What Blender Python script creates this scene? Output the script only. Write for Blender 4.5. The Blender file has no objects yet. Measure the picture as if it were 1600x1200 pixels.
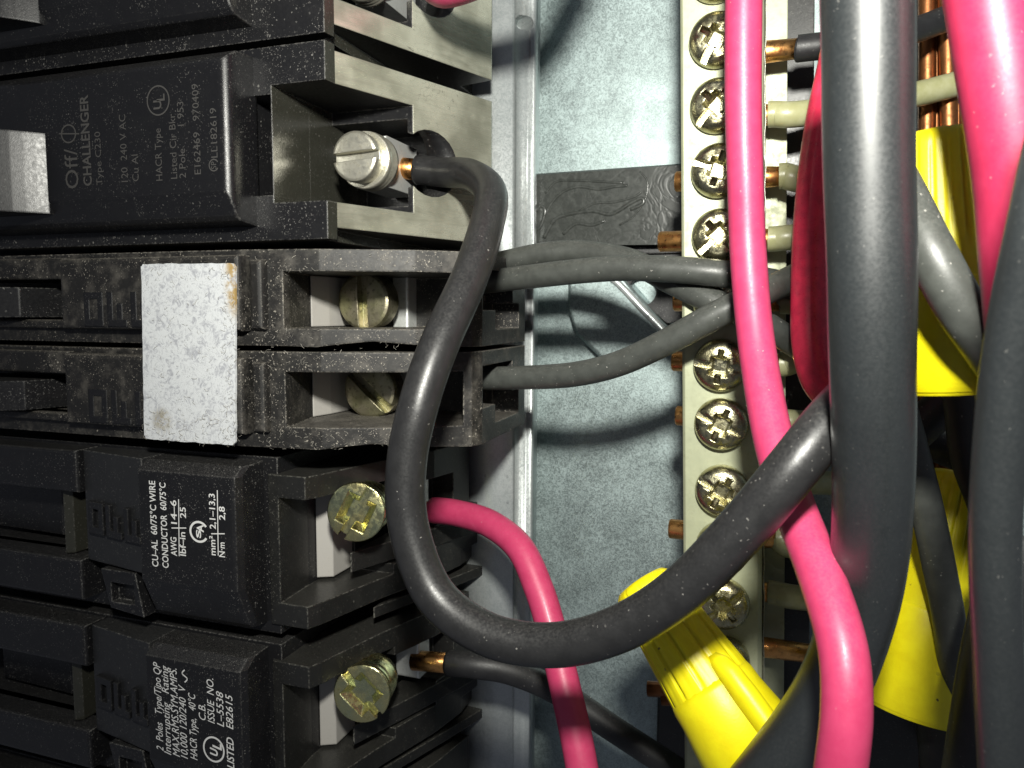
import bpy, bmesh, math, random
from mathutils import Vector, Matrix, noise as mnoise
random.seed(7)
SC = bpy.context.scene
COL = SC.collection
SC.unit_settings.scale_length = 0.01            # one Blender unit is one centimetre

# ------------------------------------------------------------------ camera, light, exposure
# panel coordinates: x right, y up, z towards the viewer (0 = front face of the breakers); world = (x, -z, y)
FPX, PCX, PCY, CAMD = 1175.0, 800.0, 600.0, 7.1
RC = Matrix(((0.94572105, 0.03512899, -0.32307529),
             (0.00502572, -0.99560251, -0.09354347),
             (-0.32494066, 0.08684234, -0.9417388)))
def W(p): return Vector((p[0], -p[2], p[1]))
def PX(px, py, z):
    """panel point at depth z that the photograph shows at pixel (px, py)"""
    w = RC @ Vector(((px - PCX) / FPX, (py - PCY) / FPX, 1.0))
    t = (z - CAMD) / w.z
    return Vector((w.x * t, w.y * t, z))
def depth_t(px, py, z):
    w = RC @ Vector(((px - PCX) / FPX, (py - PCY) / FPX, 1.0))
    return (z - CAMD) / w.z

cam_d = bpy.data.cameras.new('camera'); cam = bpy.data.objects.new('camera', cam_d); COL.objects.link(cam)
right, up, back = W(RC.col[0]), W(-RC.col[1]), W(-RC.col[2])
cam.matrix_world = Matrix(((right.x, up.x, back.x, 0), (right.y, up.y, back.y, -CAMD),
                           (right.z, up.z, back.z, 0), (0, 0, 0, 1)))
cam_d.sensor_width = 36; cam_d.lens = 36 * FPX / 1600
cam_d.clip_start = 0.05; cam_d.clip_end = 200
cam_d.dof.use_dof = True; cam_d.dof.focus_distance = 8.6; cam_d.dof.aperture_fstop = 0.9
SC.camera = cam

world = bpy.data.worlds.new('World'); SC.world = world; world.use_nodes = True
bg = world.node_tree.nodes['Background']
bg.inputs['Color'].default_value = (0.80, 0.85, 1.0, 1); bg.inputs['Strength'].default_value = 0.12

ld = bpy.data.lights.new('phone_torch', 'SPOT'); ld.energy = 11500; ld.shadow_soft_size = 0.46
ld.color = (1.0, 0.985, 0.90); ld.spot_size = math.radians(128); ld.spot_blend = 1.0
lo = bpy.data.objects.new('phone_torch', ld); COL.objects.link(lo); lo.location = W((0.45, 3.7, 8.1))
lo.rotation_euler = (W((-0.4, 2.3, -3.0)) - lo.location).to_track_quat('-Z', 'Y').to_euler()

SC.view_settings.view_transform = 'Standard'; SC.view_settings.look = 'None'
SC.view_settings.exposure = 0.0; SC.view_settings.gamma = 1.0
SC.render.engine = 'CYCLES'
try:
    SC.cycles.use_denoising = True
    SC.cycles.max_bounces = 6
except Exception: pass

# ------------------------------------------------------------------ materials
class NT:
    def __init__(s, name):
        s.m = bpy.data.materials.new(name); s.m.use_nodes = True
        s.t = s.m.node_tree; s.n = s.t.nodes; s.l = s.t.links
        s.b = s.n['Principled BSDF']; s._pos = None; s._warp = None
    def node(s, typ, **kw):
        nd = s.n.new(typ)
        for k, v in kw.items(): setattr(nd, k, v)
        return nd
    def put(s, sock, v):
        if isinstance(v, bpy.types.NodeSocket): s.l.new(v, sock)
        elif isinstance(v, (tuple, list)) and len(v) == 3 and sock.type == 'RGBA': sock.default_value = (*v, 1)
        else: sock.default_value = v
    def pos(s):
        if s._pos is None: s._pos = s.node('ShaderNodeNewGeometry')
        return s._pos.outputs['Position']
    def geo(s, o):
        s.pos(); return s._pos.outputs[o]
    def noise(s, scale, detail=3, rough=.55, dist=0, vec=None):
        nd = s.node('ShaderNodeTexNoise'); s.put(nd.inputs['Vector'], vec or s.pos())
        nd.inputs['Scale'].default_value = scale; nd.inputs['Detail'].default_value = detail
        nd.inputs['Roughness'].default_value = rough; nd.inputs['Distortion'].default_value = dist
        return nd.outputs['Fac']
    def voro(s, scale, out='Distance', feat='F1', vec=None, rnd=1):
        nd = s.node('ShaderNodeTexVoronoi'); nd.feature = feat; s.put(nd.inputs['Vector'], vec or s.pos())
        nd.inputs['Scale'].default_value = scale; nd.inputs['Randomness'].default_value = rnd
        return nd.outputs[out]
    def math(s, op, a, b=None, c=None, clamp=False):
        nd = s.node('ShaderNodeMath', operation=op); nd.use_clamp = clamp
        for i, v in enumerate((a, b, c)):
            if v is not None: s.put(nd.inputs[i], v)
        return nd.outputs[0]
    def ramp(s, v, a, b, lo=0., hi=1.):
        nd = s.node('ShaderNodeMapRange'); nd.interpolation_type = 'SMOOTHSTEP'
        s.put(nd.inputs['Value'], v)
        nd.inputs['From Min'].default_value = a; nd.inputs['From Max'].default_value = b
        nd.inputs['To Min'].default_value = lo; nd.inputs['To Max'].default_value = hi
        return nd.outputs['Result']
    def mix(s, f, a, b, blend='MIX'):
        nd = s.node('ShaderNodeMix', data_type='RGBA', blend_type=blend)
        s.put(nd.inputs[0], f); s.put(nd.inputs[6], a); s.put(nd.inputs[7], b)
        return nd.outputs[2]
    def xyz(s, v):
        nd = s.node('ShaderNodeSeparateXYZ'); s.put(nd.inputs[0], v); return nd.outputs
    def bevel(s, r):
        nd = s.node('ShaderNodeBevel'); nd.samples = 4; nd.inputs['Radius'].default_value = r
        return nd.outputs[0]
    def dot(s, a, b):
        nd = s.node('ShaderNodeVectorMath', operation='DOT_PRODUCT'); s.put(nd.inputs[0], a); s.put(nd.inputs[1], b)
        return nd.outputs['Value']
    def bump(s, h, strength, dist=.02, normal=None):
        nd = s.node('ShaderNodeBump'); nd.inputs['Strength'].default_value = strength; nd.inputs['Distance'].default_value = dist
        s.put(nd.inputs['Height'], h)
        if normal is not None: s.put(nd.inputs['Normal'], normal)
        return nd.outputs[0]
    def set(s, **kw):
        for k, v in kw.items(): s.put(s.b.inputs[k.replace('_', ' ')], v)
        return s.m

def specks(t, scale, size, keep):
    """tiny round dust specks: voronoi cells, only some of them filled"""
    if t._warp is None:
        nz = t.node('ShaderNodeTexNoise'); t.put(nz.inputs['Vector'], t.pos()); nz.inputs['Scale'].default_value = 30; nz.inputs['Detail'].default_value = 2
        ma = t.node('ShaderNodeVectorMath', operation='MULTIPLY_ADD'); t.put(ma.inputs[0], nz.outputs['Color']); ma.inputs[1].default_value = (.035, .035, .035); t.put(ma.inputs[2], t.pos())
        t._warp = ma.outputs[0]
    d = t.voro(scale, vec=t._warp)
    nd = t.n[-1]
    c = t.xyz(nd.outputs['Color'])
    r = t.math('MULTIPLY', t.math('MULTIPLY', c[1], c[1]), size * 1.3)
    dot = t.math('LESS_THAN', d, r)
    on = t.math('LESS_THAN', c[0], keep)
    return t.math('MULTIPLY', t.math('MULTIPLY', dot, on), t.ramp(c[2], 0, 1, .3, 1.))

def plastic(name, base, rough=.42, dust=.4, edge=.5, settle=.3, col=(.30, .29, .27), bev=.03, grime=.25):
    t = NT(name)
    n1 = t.noise(1.1, 4); n2 = t.noise(26, 4, .65); n3 = t.noise(90, 2, .6)
    bn = t.bevel(bev)
    e = t.math('SUBTRACT', 1.0, t.dot(bn, t.geo('Normal')))
    e = t.ramp(e, .02, .22)
    e = t.math('MULTIPLY', t.math('MULTIPLY', e, t.ramp(n2, .40, .62)), edge)
    sp = t.math('MULTIPLY', specks(t, 30, .30, .42), t.ramp(n1, .36, .58))
    sp2 = t.math('MULTIPLY', specks(t, 64, .38, .60), t.ramp(t.noise(2.3, 3), .40, .58))
    upz = t.ramp(t.xyz(t.geo('Normal'))[2], .25, .95)
    film = t.math('MULTIPLY', t.math('MULTIPLY', upz, t.ramp(n3, .35, .7)), settle)
    gr = t.math('MULTIPLY', t.ramp(t.noise(3.5, 5, .7), .45, .75), grime * dust)
    f = t.math('ADD', t.math('ADD', t.math('MULTIPLY', t.math('ADD', sp, sp2), dust), e), t.math('ADD', film, gr), clamp=True)
    c = t.mix(f, base, col)
    r = t.math('ADD', t.math('MULTIPLY', f, .4), t.ramp(n2, .2, .8, rough - .06, rough + .08), clamp=True)
    nrm = t.bump(t.math('ADD', n3, t.math('MULTIPLY', sp, 2.0)), .10, .01, bn)
    return t.set(Base_Color=c, Roughness=r, Normal=nrm, Specular_IOR_Level=.5)

def wire_mat(name, base, rough=.4, dust=.5, bump=.12, spec=.5, tint=None, coat=0., even=1.):
    t = NT(name)
    n1 = t.noise(.9, 3); n2 = t.noise(40, 4, .65); n3 = t.noise(7, 3)
    sp = t.math('MULTIPLY', specks(t, 19, .15, .40), t.ramp(n1, .36, .6))
    sp2 = t.math('MULTIPLY', specks(t, 42, .26, .20), t.ramp(t.noise(1.7, 3), .42, .64))
    upz = t.ramp(t.xyz(t.geo('Normal'))[2], .1, .95)
    film = t.math('MULTIPLY', t.math('MULTIPLY', upz, t.ramp(n2, .36, .7)), .12 * dust)
    f = t.math('ADD', t.math('MULTIPLY', t.math('ADD', sp, sp2), dust), film, clamp=True)
    b2 = tint or tuple(min(1, v * 1.35) for v in base)
    c = t.mix(t.math('MULTIPLY', t.ramp(n3, .3, .7), even), base, b2)
    c = t.mix(t.math('MULTIPLY', f, .75), c, (.50, .48, .44))
    r = t.math('ADD', t.math('MULTIPLY', f, .3), t.ramp(n2, .25, .75, rough - .07, rough + .07), clamp=True)
    nrm = t.bump(t.math('ADD', t.math('ADD', t.math('MULTIPLY', n2, .5), n3), t.math('MULTIPLY', sp, .8)), bump, .012)
    return t.set(Base_Color=c, Roughness=r, Normal=nrm, Specular_IOR_Level=spec, Coat_Weight=coat, Coat_Roughness=.18)

def metal(name, base, rough=.3, metallic=1., bump=.15, scale=18, dark=(.05, .05, .04), dirt=.4, tint=None):
    t = NT(name)
    n = t.noise(scale, 5, .65); n2 = t.noise(scale * 4, 3); n1 = t.noise(3, 3)
    c = t.mix(t.ramp(n1, .35, .65), base, tint or base)
    c = t.mix(t.math('MULTIPLY', t.ramp(n, .50, .72), dirt), c, dark)
    r = t.ramp(n, .25, .75, rough - .08, rough + .16)
    return t.set(Base_Color=c, Metallic=metallic, Roughness=r,
                 Normal=t.bump(t.math('ADD', n, t.math('MULTIPLY', n2, .4)), bump, .012, t.bevel(.02)))

def galvanised(name, base=(.36, .435, .435), metallic=.70, rough=.47, amp=1., bump=.05, bev=True):
    t = NT(name)
    worm = t.noise(15, 2, .5, 1.6)
    worm = t.math('ABSOLUTE', t.math('SUBTRACT', worm, .5))
    w = t.ramp(worm, .0, .10)
    cells = t.voro(3.2, 'Color'); cc = t.xyz(cells)[0]
    n1 = t.noise(1.6, 5, .65); n2 = t.noise(60, 3)
    v = t.math('ADD', t.math('MULTIPLY', w, .48 * amp), t.math('MULTIPLY', t.ramp(n1, .3, .7), .40 * amp))
    v = t.math('ADD', v, t.math('MULTIPLY', cc, .10 * amp))
    dk = tuple(x * .54 for x in base)
    c = t.mix(v, dk, tuple(min(1, x * 1.30) for x in base))
    spot = t.math('MULTIPLY', specks(t, 9, .25, .12), .5)
    c = t.mix(spot, c, (.14, .15, .16))
    r = t.math('ADD', rough - .08, t.math('MULTIPLY', w, .16))
    return t.set(Base_Color=c, Metallic=metallic, Roughness=r,
                 Normal=t.bump(t.math('ADD', w, t.math('MULTIPLY', n2, .5)), bump, .012, t.bevel(.03) if bev else None))

M = {}
M['black'] = plastic('black_phenolic', (.0085, .0085, .0095), .36, .46, .58, .14, grime=.03)
M['black_dusty'] = plastic('dusty_phenolic', (.011, .0105, .010), .50, .80, .75, .42, col=(.36, .33, .28), grime=.22)
M['black_gloss'] = plastic('glossy_plastic', (.006, .006, .007), .33, .25, .35, .08, grime=.05)
M['black_side'] = plastic('smooth_phenolic', (.013, .013, .0125), .34, .22, .5, .12, col=(.30, .29, .25), grime=.10)
M['painted_sheen'] = plastic('sheen_painted_phenolic', (.42, .42, .325), .30, .2, .5, .15, col=(.34, .33, .28), grime=.35)
def painted_sheen_mat():  # pale streaked colour on black phenolic, painting in the reflected plate and bar
    t = NT('sheen_painted_phenolic')
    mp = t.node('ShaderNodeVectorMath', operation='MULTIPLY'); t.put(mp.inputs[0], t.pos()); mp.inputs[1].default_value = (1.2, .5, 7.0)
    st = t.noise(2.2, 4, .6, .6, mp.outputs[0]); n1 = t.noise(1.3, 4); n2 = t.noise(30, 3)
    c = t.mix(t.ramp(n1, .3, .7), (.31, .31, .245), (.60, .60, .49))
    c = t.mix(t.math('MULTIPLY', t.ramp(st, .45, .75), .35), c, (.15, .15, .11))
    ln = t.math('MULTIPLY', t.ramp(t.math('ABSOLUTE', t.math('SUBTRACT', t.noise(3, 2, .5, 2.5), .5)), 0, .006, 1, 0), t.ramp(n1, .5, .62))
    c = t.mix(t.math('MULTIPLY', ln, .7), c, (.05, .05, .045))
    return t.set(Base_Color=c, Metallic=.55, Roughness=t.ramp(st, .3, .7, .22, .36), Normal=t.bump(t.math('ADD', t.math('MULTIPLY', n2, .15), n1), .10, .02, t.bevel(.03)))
M['painted_sheen'] = painted_sheen_mat()
M['off_plate'] = plastic('plate_phenolic', (.016, .0165, .0175), .44, .25, .4, .1, grime=.05)
M['black_plain'] = plastic('plain_phenolic', (.0075, .0075, .0085), .42, .2, .08, .05, grime=.03)
M['dark_sheen'] = plastic('dark_sheeny_phenolic', (.028, .028, .022), .20, .2, .3, .1, grime=.1)
M['black_face'] = plastic('semi_gloss_phenolic', (.0075, .0075, .0085), .30, .25, .3, .10, bev=.05, grime=.03)
M['insulator'] = plastic('glossy_insulator', (.050, .053, .050), .22, .2, .3, .1, grime=.05)
def insulator_mat():
    t = NT('glossy_insulator')
    a = t.noise(1.3, 2, .5, 3.0); b = t.noise(9, 3, .6, 1.0)
    w = t.math('ABSOLUTE', t.math('SUBTRACT', a, .5)); w = t.ramp(w, 0, .07)
    c = t.mix(t.ramp(b, .35, .7), (.036, .039, .036), (.058, .062, .058))
    return t.set(Base_Color=c, Roughness=.24, Normal=t.bump(w, .06, .03))
M['insulator'] = insulator_mat()
M['insul_black'] = wire_mat('black_insulation', (.014, .014, .0145), .38, .45)
M['insul_grey'] = wire_mat('grey_black_insulation', (.042, .045, .041), .44, .85)
M['insul_cable'] = wire_mat('cable_jacket', (.013, .0155, .0165), .44, .16, .04, spec=.95, coat=.35, even=.35)
M['insul_dark'] = wire_mat('dark_jacket', (.012, .012, .013), .5, .35)
M['pink'] = wire_mat('red_insulation', (.46, .036, .110), .45, .45, .07, tint=(.50, .046, .128), coat=.05)
M['pink_deep'] = wire_mat('deep_pink_insulation', (.34, .016, .056), .46, .35, .07, tint=(.38, .021, .068), coat=.03)
M['red'] = wire_mat('deep_red_insulation', (.60, .030, .075), .32, .3, .07)
M['white_ins'] = wire_mat('white_insulation', (.30, .30, .15), .35, .3, .08, tint=(.36, .36, .21))
M['copper'] = metal('copper', (.72, .34, .11), .30, 1., .12, 14, (.22, .09, .03), .5, (.85, .46, .16))
M['copper_old'] = metal('brown_copper', (.30, .12, .045), .38, .9, .12, 10, (.06, .03, .015), .6)
M['galv'] = galvanised('galvanised_steel')
M['galv_rail'] = galvanised('galvanised_rail', (.80, .88, .88), .50, .38, .30, .015, False)
M['tin'] = metal('tin_plate', (.34, .36, .245), .42, .25, .08, 9, (.20, .20, .12), .35, (.38, .40, .27))
M['tin_worn'] = metal('worn_tin', (.55, .55, .48), .38, .8, .35, 22, (.03, .03, .03), .85)
M['screw'] = metal('nickel_screw', (.46, .42, .25), .24, 1., .30, 16, (.06, .06, .03), .55, (.50, .48, .33))
M['zinc'] = metal('yellow_zinc', (.82, .74, .36), .20, 1., .2, 14, (.12, .11, .03), .45, (.62, .66, .40))
M['brass'] = metal('aged_brass', (.44, .40, .29), .36, .95, .2, 15, (.05, .05, .03), .8, (.36, .35, .20))
M['alu'] = metal('aluminium', (.66, .64, .54), .34, .85, .25, 14, (.20, .17, .10), .55)
M['lug'] = metal('zinc_lug', (.68, .70, .68), .40, .6, .15, 12, (.25, .25, .22), .35)
M['insert'] = plastic('white_fibre', (.40, .385, .36), .6, .3, .0, .1, col=(.3, .28, .24))
M['print'] = NT('white_print').set(Base_Color=(.78, .78, .76), Roughness=.6)
M['etch'] = NT('etched_print').set(Base_Color=(.048, .046, .044), Roughness=.7)
M['lint'] = NT('lint').set(Base_Color=(.34, .32, .28), Roughness=.9)
def yellow_mat():
    t = NT('yellow_plastic')
    n = t.noise(5, 4); n2 = t.noise(50, 3)
    c = t.mix(t.ramp(n, .3, .7), (.72, .61, .004), (.80, .71, .006))
    sp = t.math('MULTIPLY', specks(t, 14, .22, .20), t.ramp(t.noise(1.6, 3), .45, .65))
    c = t.mix(sp, c, (.14, .11, .02))
    return t.set(Base_Color=c, Roughness=.42, Normal=t.bump(t.math('ADD', n2, n), .12, .01), Subsurface_Weight=.06, Subsurface_Radius=(.3, .2, .02))
M['yellow'] = yellow_mat()
def paper_mat():
    t = NT('worn_paper')
    p = t.xyz(t.pos())
    vec = t.pos()
    f1 = t.noise(11, 4, .65, 1.8); f2 = t.noise(5, 4, .7)
    c = t.mix(t.ramp(t.math('ADD', t.math('MULTIPLY', f1, .6), t.math('MULTIPLY', f2, .5)), .42, .58), (.36, .37, .40), (.60, .62, .635))
    hair = t.math('ABSOLUTE', t.math('SUBTRACT', t.noise(13, 1, .5, 2.2), .5))
    c = t.mix(t.math('MULTIPLY', t.ramp(hair, 0, .012, 1, 0), t.ramp(f2, .46, .58)), c, (.10, .10, .10))
    blot = t.math('MULTIPLY', specks(t, 17, .34, .28), t.ramp(f2, .50, .60))
    c = t.mix(t.math('MULTIPLY', blot, .8), c, (.13, .13, .12))
    # yellowed glue: right edge, upper part, and one blot near the lower left corner
    ex = t.ramp(p[0], -5.94, -5.80); ez = t.math('MULTIPLY', t.ramp(p[2], -.15, .15), 1.0)
    st = t.math('MULTIPLY', t.math('MULTIPLY', ex, ez), t.ramp(t.noise(7, 4, .7), .40, .58))
    dx = t.math('SUBTRACT', p[0], -6.88); dz = t.math('SUBTRACT', p[2], -1.30)
    rr = t.math('ADD', t.math('MULTIPLY', dx, dx), t.math('MULTIPLY', dz, dz))
    st2 = t.math('MULTIPLY', t.ramp(rr, .0, .035, 1, 0), t.ramp(f1, .35, .6))
    c = t.mix(t.math('MULTIPLY', st, .9), c, (.34, .21, .035))
    c = t.mix(t.math('MULTIPLY', st2, .75), c, (.22, .18, .09))
    return t.set(Base_Color=c, Roughness=.9, Normal=t.bump(f1, .22, .015))
M['paper'] = paper_mat()

# ------------------------------------------------------------------ mesh builder (panel coordinates)
class MB:
    def __init__(s): s.v, s.f, s.sm = [], [], []
    def add(s, vs, fs, smooth=False):
        o = len(s.v); s.v += [Vector(v) for v in vs]
        s.f += [tuple(i + o for i in f) for f in fs]; s.sm += [smooth] * len(fs); return s
    def loft(s, loops, smooth=False, caps=True, closed=True):
        n = len(loops[0]); vs = [p for l in loops for p in l]; fs = []
        for i in range(len(loops) - 1):
            for j in range(n if closed else n - 1):
                k = (j + 1) % n
                fs.append((i*n + j, i*n + k, (i+1)*n + k, (i+1)*n + j))
        o = len(s.v); s.add(vs, fs, smooth)
        if caps:
            s.f += [tuple(o + j for j in range(n)), tuple(o + (len(loops)-1)*n + j for j in range(n))]; s.sm += [False, False]
        return s
    def box(s, x0, x1, y0, y1, z0, z1, c=0., cz=None):
        """box; c insets the top (z1) face by a chamfer of height cz"""
        def r(i, z): return [(x0+i, y0+i, z), (x1-i, y0+i, z), (x1-i, y1-i, z), (x0+i, y1-i, z)]
        if c: return s.loft([r(0, z0), r(0, z1 - (cz or c)), r(c*.3, z1-(cz or c)*.3), r(c, z1)])
        return s.loft([r(0, z0), r(0, z1)])
    def pxz(s, poly, y0, y1): return s.loft([[(x, y0, z) for x, z in poly], [(x, y1, z) for x, z in poly]])
    def pyz(s, poly, x0, x1): return s.loft([[(x0, y, z) for y, z in poly], [(x1, y, z) for y, z in poly]])
    def pxy(s, poly, z0, z1): return s.loft([[(x, y, z0) for x, y in poly], [(x, y, z1) for x, y in poly]])
    def tube(s, pts, rad, n=20, smooth=True, flat=None, wob=0.):
        pts = [Vector(p) for p in pts]; loops = []; nrm = None; m = len(pts)
        for i, p in enumerate(pts):
            d = (pts[min(i+1, m-1)] - pts[max(i-1, 0)]).normalized()
            if nrm is None:
                nrm = d.cross(Vector((0, 0, 1)))
                if nrm.length < 1e-3: nrm = d.cross(Vector((0, 1, 0)))
            nrm = (nrm - d * nrm.dot(d)).normalized(); b = d.cross(nrm)
            r = rad[i] if isinstance(rad, (list, tuple)) else rad
            l = []
            for j in range(n):
                a = 2*math.pi*j/n; q = nrm*math.cos(a) + b*math.sin(a)
                rr = r
                if wob: rr *= 1 + wob * mnoise.noise(p*1.3 + q*.6)
                l.append(p + q*rr)
            loops.append(l)
        return s.loft(loops, smooth)
    def lathe(s, prof, o, ax, n=32, rf=None, smooth=True):
        """prof: (height along axis, radius)"""
        o = Vector(o); ax = Vector(ax).normalized()
        u = ax.cross(Vector((0, 1, 0)))
        if u.length < .05: u = ax.cross(Vector((1, 0, 0)))
        u.normalize(); w = ax.cross(u); loops = []
        for h, r in prof:
            loops.append([o + ax*h + (u*math.cos(2*math.pi*j/n) + w*math.sin(2*math.pi*j/n)) * (r * (rf(h, 2*math.pi*j/n) if rf else 1)) for j in range(n)])
        return s.loft(loops, smooth)
    def rot(s, o, ax, ang, i0=0):
        m = Matrix.Rotation(ang, 3, Vector(ax)); o = Vector(o)
        for i in range(i0, len(s.v)): s.v[i] = o + m @ (s.v[i] - o)
        return s
    def mesh(s, name, mat=None):
        me = bpy.data.meshes.new(name)
        me.from_pydata([W(v) for v in s.v], [], s.f)
        me.polygons.foreach_set('use_smooth', s.sm)
        bm = bmesh.new(); bm.from_mesh(me); bmesh.ops.recalc_face_normals(bm, faces=bm.faces); bm.to_mesh(me); bm.free()
        if mat: me.materials.append(mat)
        return me

def link(name, me, parent=None):
    o = bpy.data.objects.new(name, me); COL.objects.link(o)
    if parent is not None:
        o.parent = parent; o.matrix_parent_inverse = parent.matrix_world.inverted()
    return o
def build(name, mb, mat, parent=None, cut=(), autosmooth=True):
    me = mb.mesh(name, M[mat])
    if cut:
        tmp = bpy.data.objects.new('tmp', me); COL.objects.link(tmp); tmps = []
        for c in cut:
            co = bpy.data.objects.new('tmpc', c.mesh('tmpc', M[mat])); COL.objects.link(co); tmps.append(co)
            md = tmp.modifiers.new('b', 'BOOLEAN'); md.operation = 'DIFFERENCE'; md.object = co; md.solver = 'EXACT'
        bpy.context.view_layer.update()
        dg = bpy.context.evaluated_depsgraph_get()
        me2 = bpy.data.meshes.new_from_object(tmp.evaluated_get(dg))
        for o in [tmp] + tmps: bpy.data.objects.remove(o)
        me = me2; me.name = name
        if not me.materials: me.materials.append(M[mat])
    return link(name, me, parent)
def tag(o, label, cat=None, group=None, kind=None):
    if label: o['label'] = label
    if cat: o['category'] = cat
    if group: o['group'] = group
    if kind: o['kind'] = kind
    return o
def thing(name, p, label, cat, group=None):
    o = bpy.data.objects.new(name, None); o.empty_display_size = .3; COL.objects.link(o); o.location = W(p)
    bpy.context.view_layer.update()
    return tag(o, label, cat, group)

def spline(cps, per=10):
    """Catmull-Rom through control points"""
    c = [Vector(p) for p in cps]; c = [c[0]*2 - c[1]] + c + [c[-1]*2 - c[-2]]; out = []
    for i in range(1, len(c) - 2):
        p0, p1, p2, p3 = c[i-1:i+3]
        for k in range(per):
            t = k / per
            out.append(.5*((2*p1) + (p2-p0)*t + (2*p0-5*p1+4*p2-p3)*t*t + (3*p1-p0-3*p2+p3)*t**3))
    out.append(c[-2]); return out

# text: flat lettering, baseline running up the panel (the breakers lie on their sides)
def glyph_mesh(body, shear=0., bold=0., extrude=0.):
    cu = bpy.data.curves.new('t', 'FONT'); cu.body = body; cu.size = 1.0; cu.shear = shear; cu.offset = bold; cu.extrude = extrude
    cu.resolution_u = 3
    o = bpy.data.objects.new('t', cu); COL.objects.link(o); bpy.context.view_layer.update()
    me = bpy.data.meshes.new_from_object(o.evaluated_get(bpy.context.evaluated_depsgraph_get()))
    bpy.data.objects.remove(o); bpy.data.curves.remove(cu)
    vs = [v.co.copy() for v in me.vertices]; fs = [tuple(p.vertices) for p in me.polygons]; bpy.data.meshes.remove(me)
    return vs, fs
def up_text(mb, body, xb, y0, y1, hpx, z, shear=0., bold=0.):
    """line of text whose baseline runs from pixel (xb, y0) up to (xb, y1), capitals hpx pixels tall, lying at depth z"""
    a, b = PX(xb, y0, z), PX(xb, y1, z)
    a2 = PX(xb - hpx, y0, z); cap = (a2 - a).length
    vs, fs = glyph_mesh(body, shear, bold)
    w0, w1 = min(v.x for v in vs), max(v.x for v in vs)
    sx = (b.y - a.y) / (w1 - w0); sy = cap / .69
    mb.add([(a.x - v.y*sy, a.y + (v.x - w0)*sx, z) for v in vs], fs)
class Lines:
    def __init__(s, parent, mat): s.p, s.m = parent, mat
    def add(s, vs, fs):
        m = MB(); m.add(vs, fs); build('printed_line', m, s.m, s.p)['kind'] = 'stuff'
def ring(mb, px, py, rx, ry, z, th, a0=0, a1=360, n=40):
    c = PX(px, py, z); kx = (PX(px+rx, py, z) - c).length; ky = (PX(px, py-ry, z) - c).length
    full = a1 - a0 >= 360; vs, fs = [], []
    for i in range(n + 1):
        a = math.radians(a0 + (a1-a0)*i/n)
        for q in (1, 1 - th): vs.append((c.x + kx*q*math.cos(a), c.y + ky*q*math.sin(a), z))
    for i in range(n): fs.append((2*i, 2*i+1, 2*i+3, 2*i+2))
    mb.add(vs, fs)
def bar_px(mb, p, q, wpx, z):
    a, b = PX(*p, z), PX(*q, z); d = (b-a).normalized(); n = Vector((-d.y, d.x, 0)) * (wpx * depth_t(*p, z) / FPX / 2)
    mb.add([a+n, b+n, b-n, a-n], [(0, 1, 2, 3)])

# ------------------------------------------------------------------ the setting: back of the enclosure
ZP = -4.9
mb = MB(); mb.box(-26, 14, -16, 15, ZP - .15, ZP)
plate = build('back_wall', mb, 'galv'); plate['kind'] = 'structure'; plate['label'] = 'mottled galvanised steel back of the panel'
# stamped corner: a raised flap with a rounded, bright edge
A = [PX(889, 396, -4.6), PX(960, 418, -4.6), PX(985, 450, -4.6), PX(1043, 516, -4.6), PX(1020, 545, -4.6), PX(940, 560, -4.6), PX(899, 520, -4.6), PX(887, 480, -4.6)]
mb = MB()
def shrink(poly, k, z):
    cx = sum(p.x for p in poly)/len(poly); cy = sum(p.y for p in poly)/len(poly)
    return [(cx + (p.x-cx)*k, cy + (p.y-cy)*k, z) for p in poly]
mb.loft([shrink(A, 1.12, ZP - .02), shrink(A, 1.04, -4.72), shrink(A, 1.0, -4.62), shrink(A, .93, -4.60)], True)
flap = build('stamped_tab', mb, 'galv'); tag(flap, 'bent steel tab with a bright slanting edge behind the grey wires', 'metal tab')

rim = MB(); rim.tube(spline([PX(940, 425, -4.61), PX(965, 442, -4.61), PX(1003, 482, -4.61), PX(1041, 522, -4.62), PX(1052, 545, -4.70)], 6), .06, 12)
build('folded_rim', rim, 'galv_rail', flap)
# rail
mb = MB()
prof = [(-4.6, -4.75), (-4.6, -3.70), (-4.12, -3.665), (-3.98, -3.68), (-3.88, -3.71), (-3.78, -3.755), (-3.69, -3.81), (-3.61, -3.87), (-3.545, -3.93),
        (-3.51, -3.925), (-3.475, -3.95), (-3.46, -4.0), (-3.46, -4.10), (-3.62, -4.14), (-3.62, -4.75)]
mb.pxz(prof, -10, 8); mb.sm = [True]*len(mb.sm); mb.sm[-2:] = [False, False]
cuts = []
for py in (31, 511):
    c = PX(826, py, -3.80); k = MB()
    k.lathe([(-.5, .10), (.5, .10)], (c.x, c.y, c.z), (0.75, 0, .6), 20, lambda h, a: 1 + .35*abs(math.cos(a)), False); cuts.append(k)
rail = build('mounting_rail', mb, 'galv_rail', cut=cuts)
for p in rail.data.polygons: p.use_smooth = abs(p.normal.z) < .5 and p.area > .3
tag(rail, 'vertical galvanised rail at the right ends of the breakers', 'rail')

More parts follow.
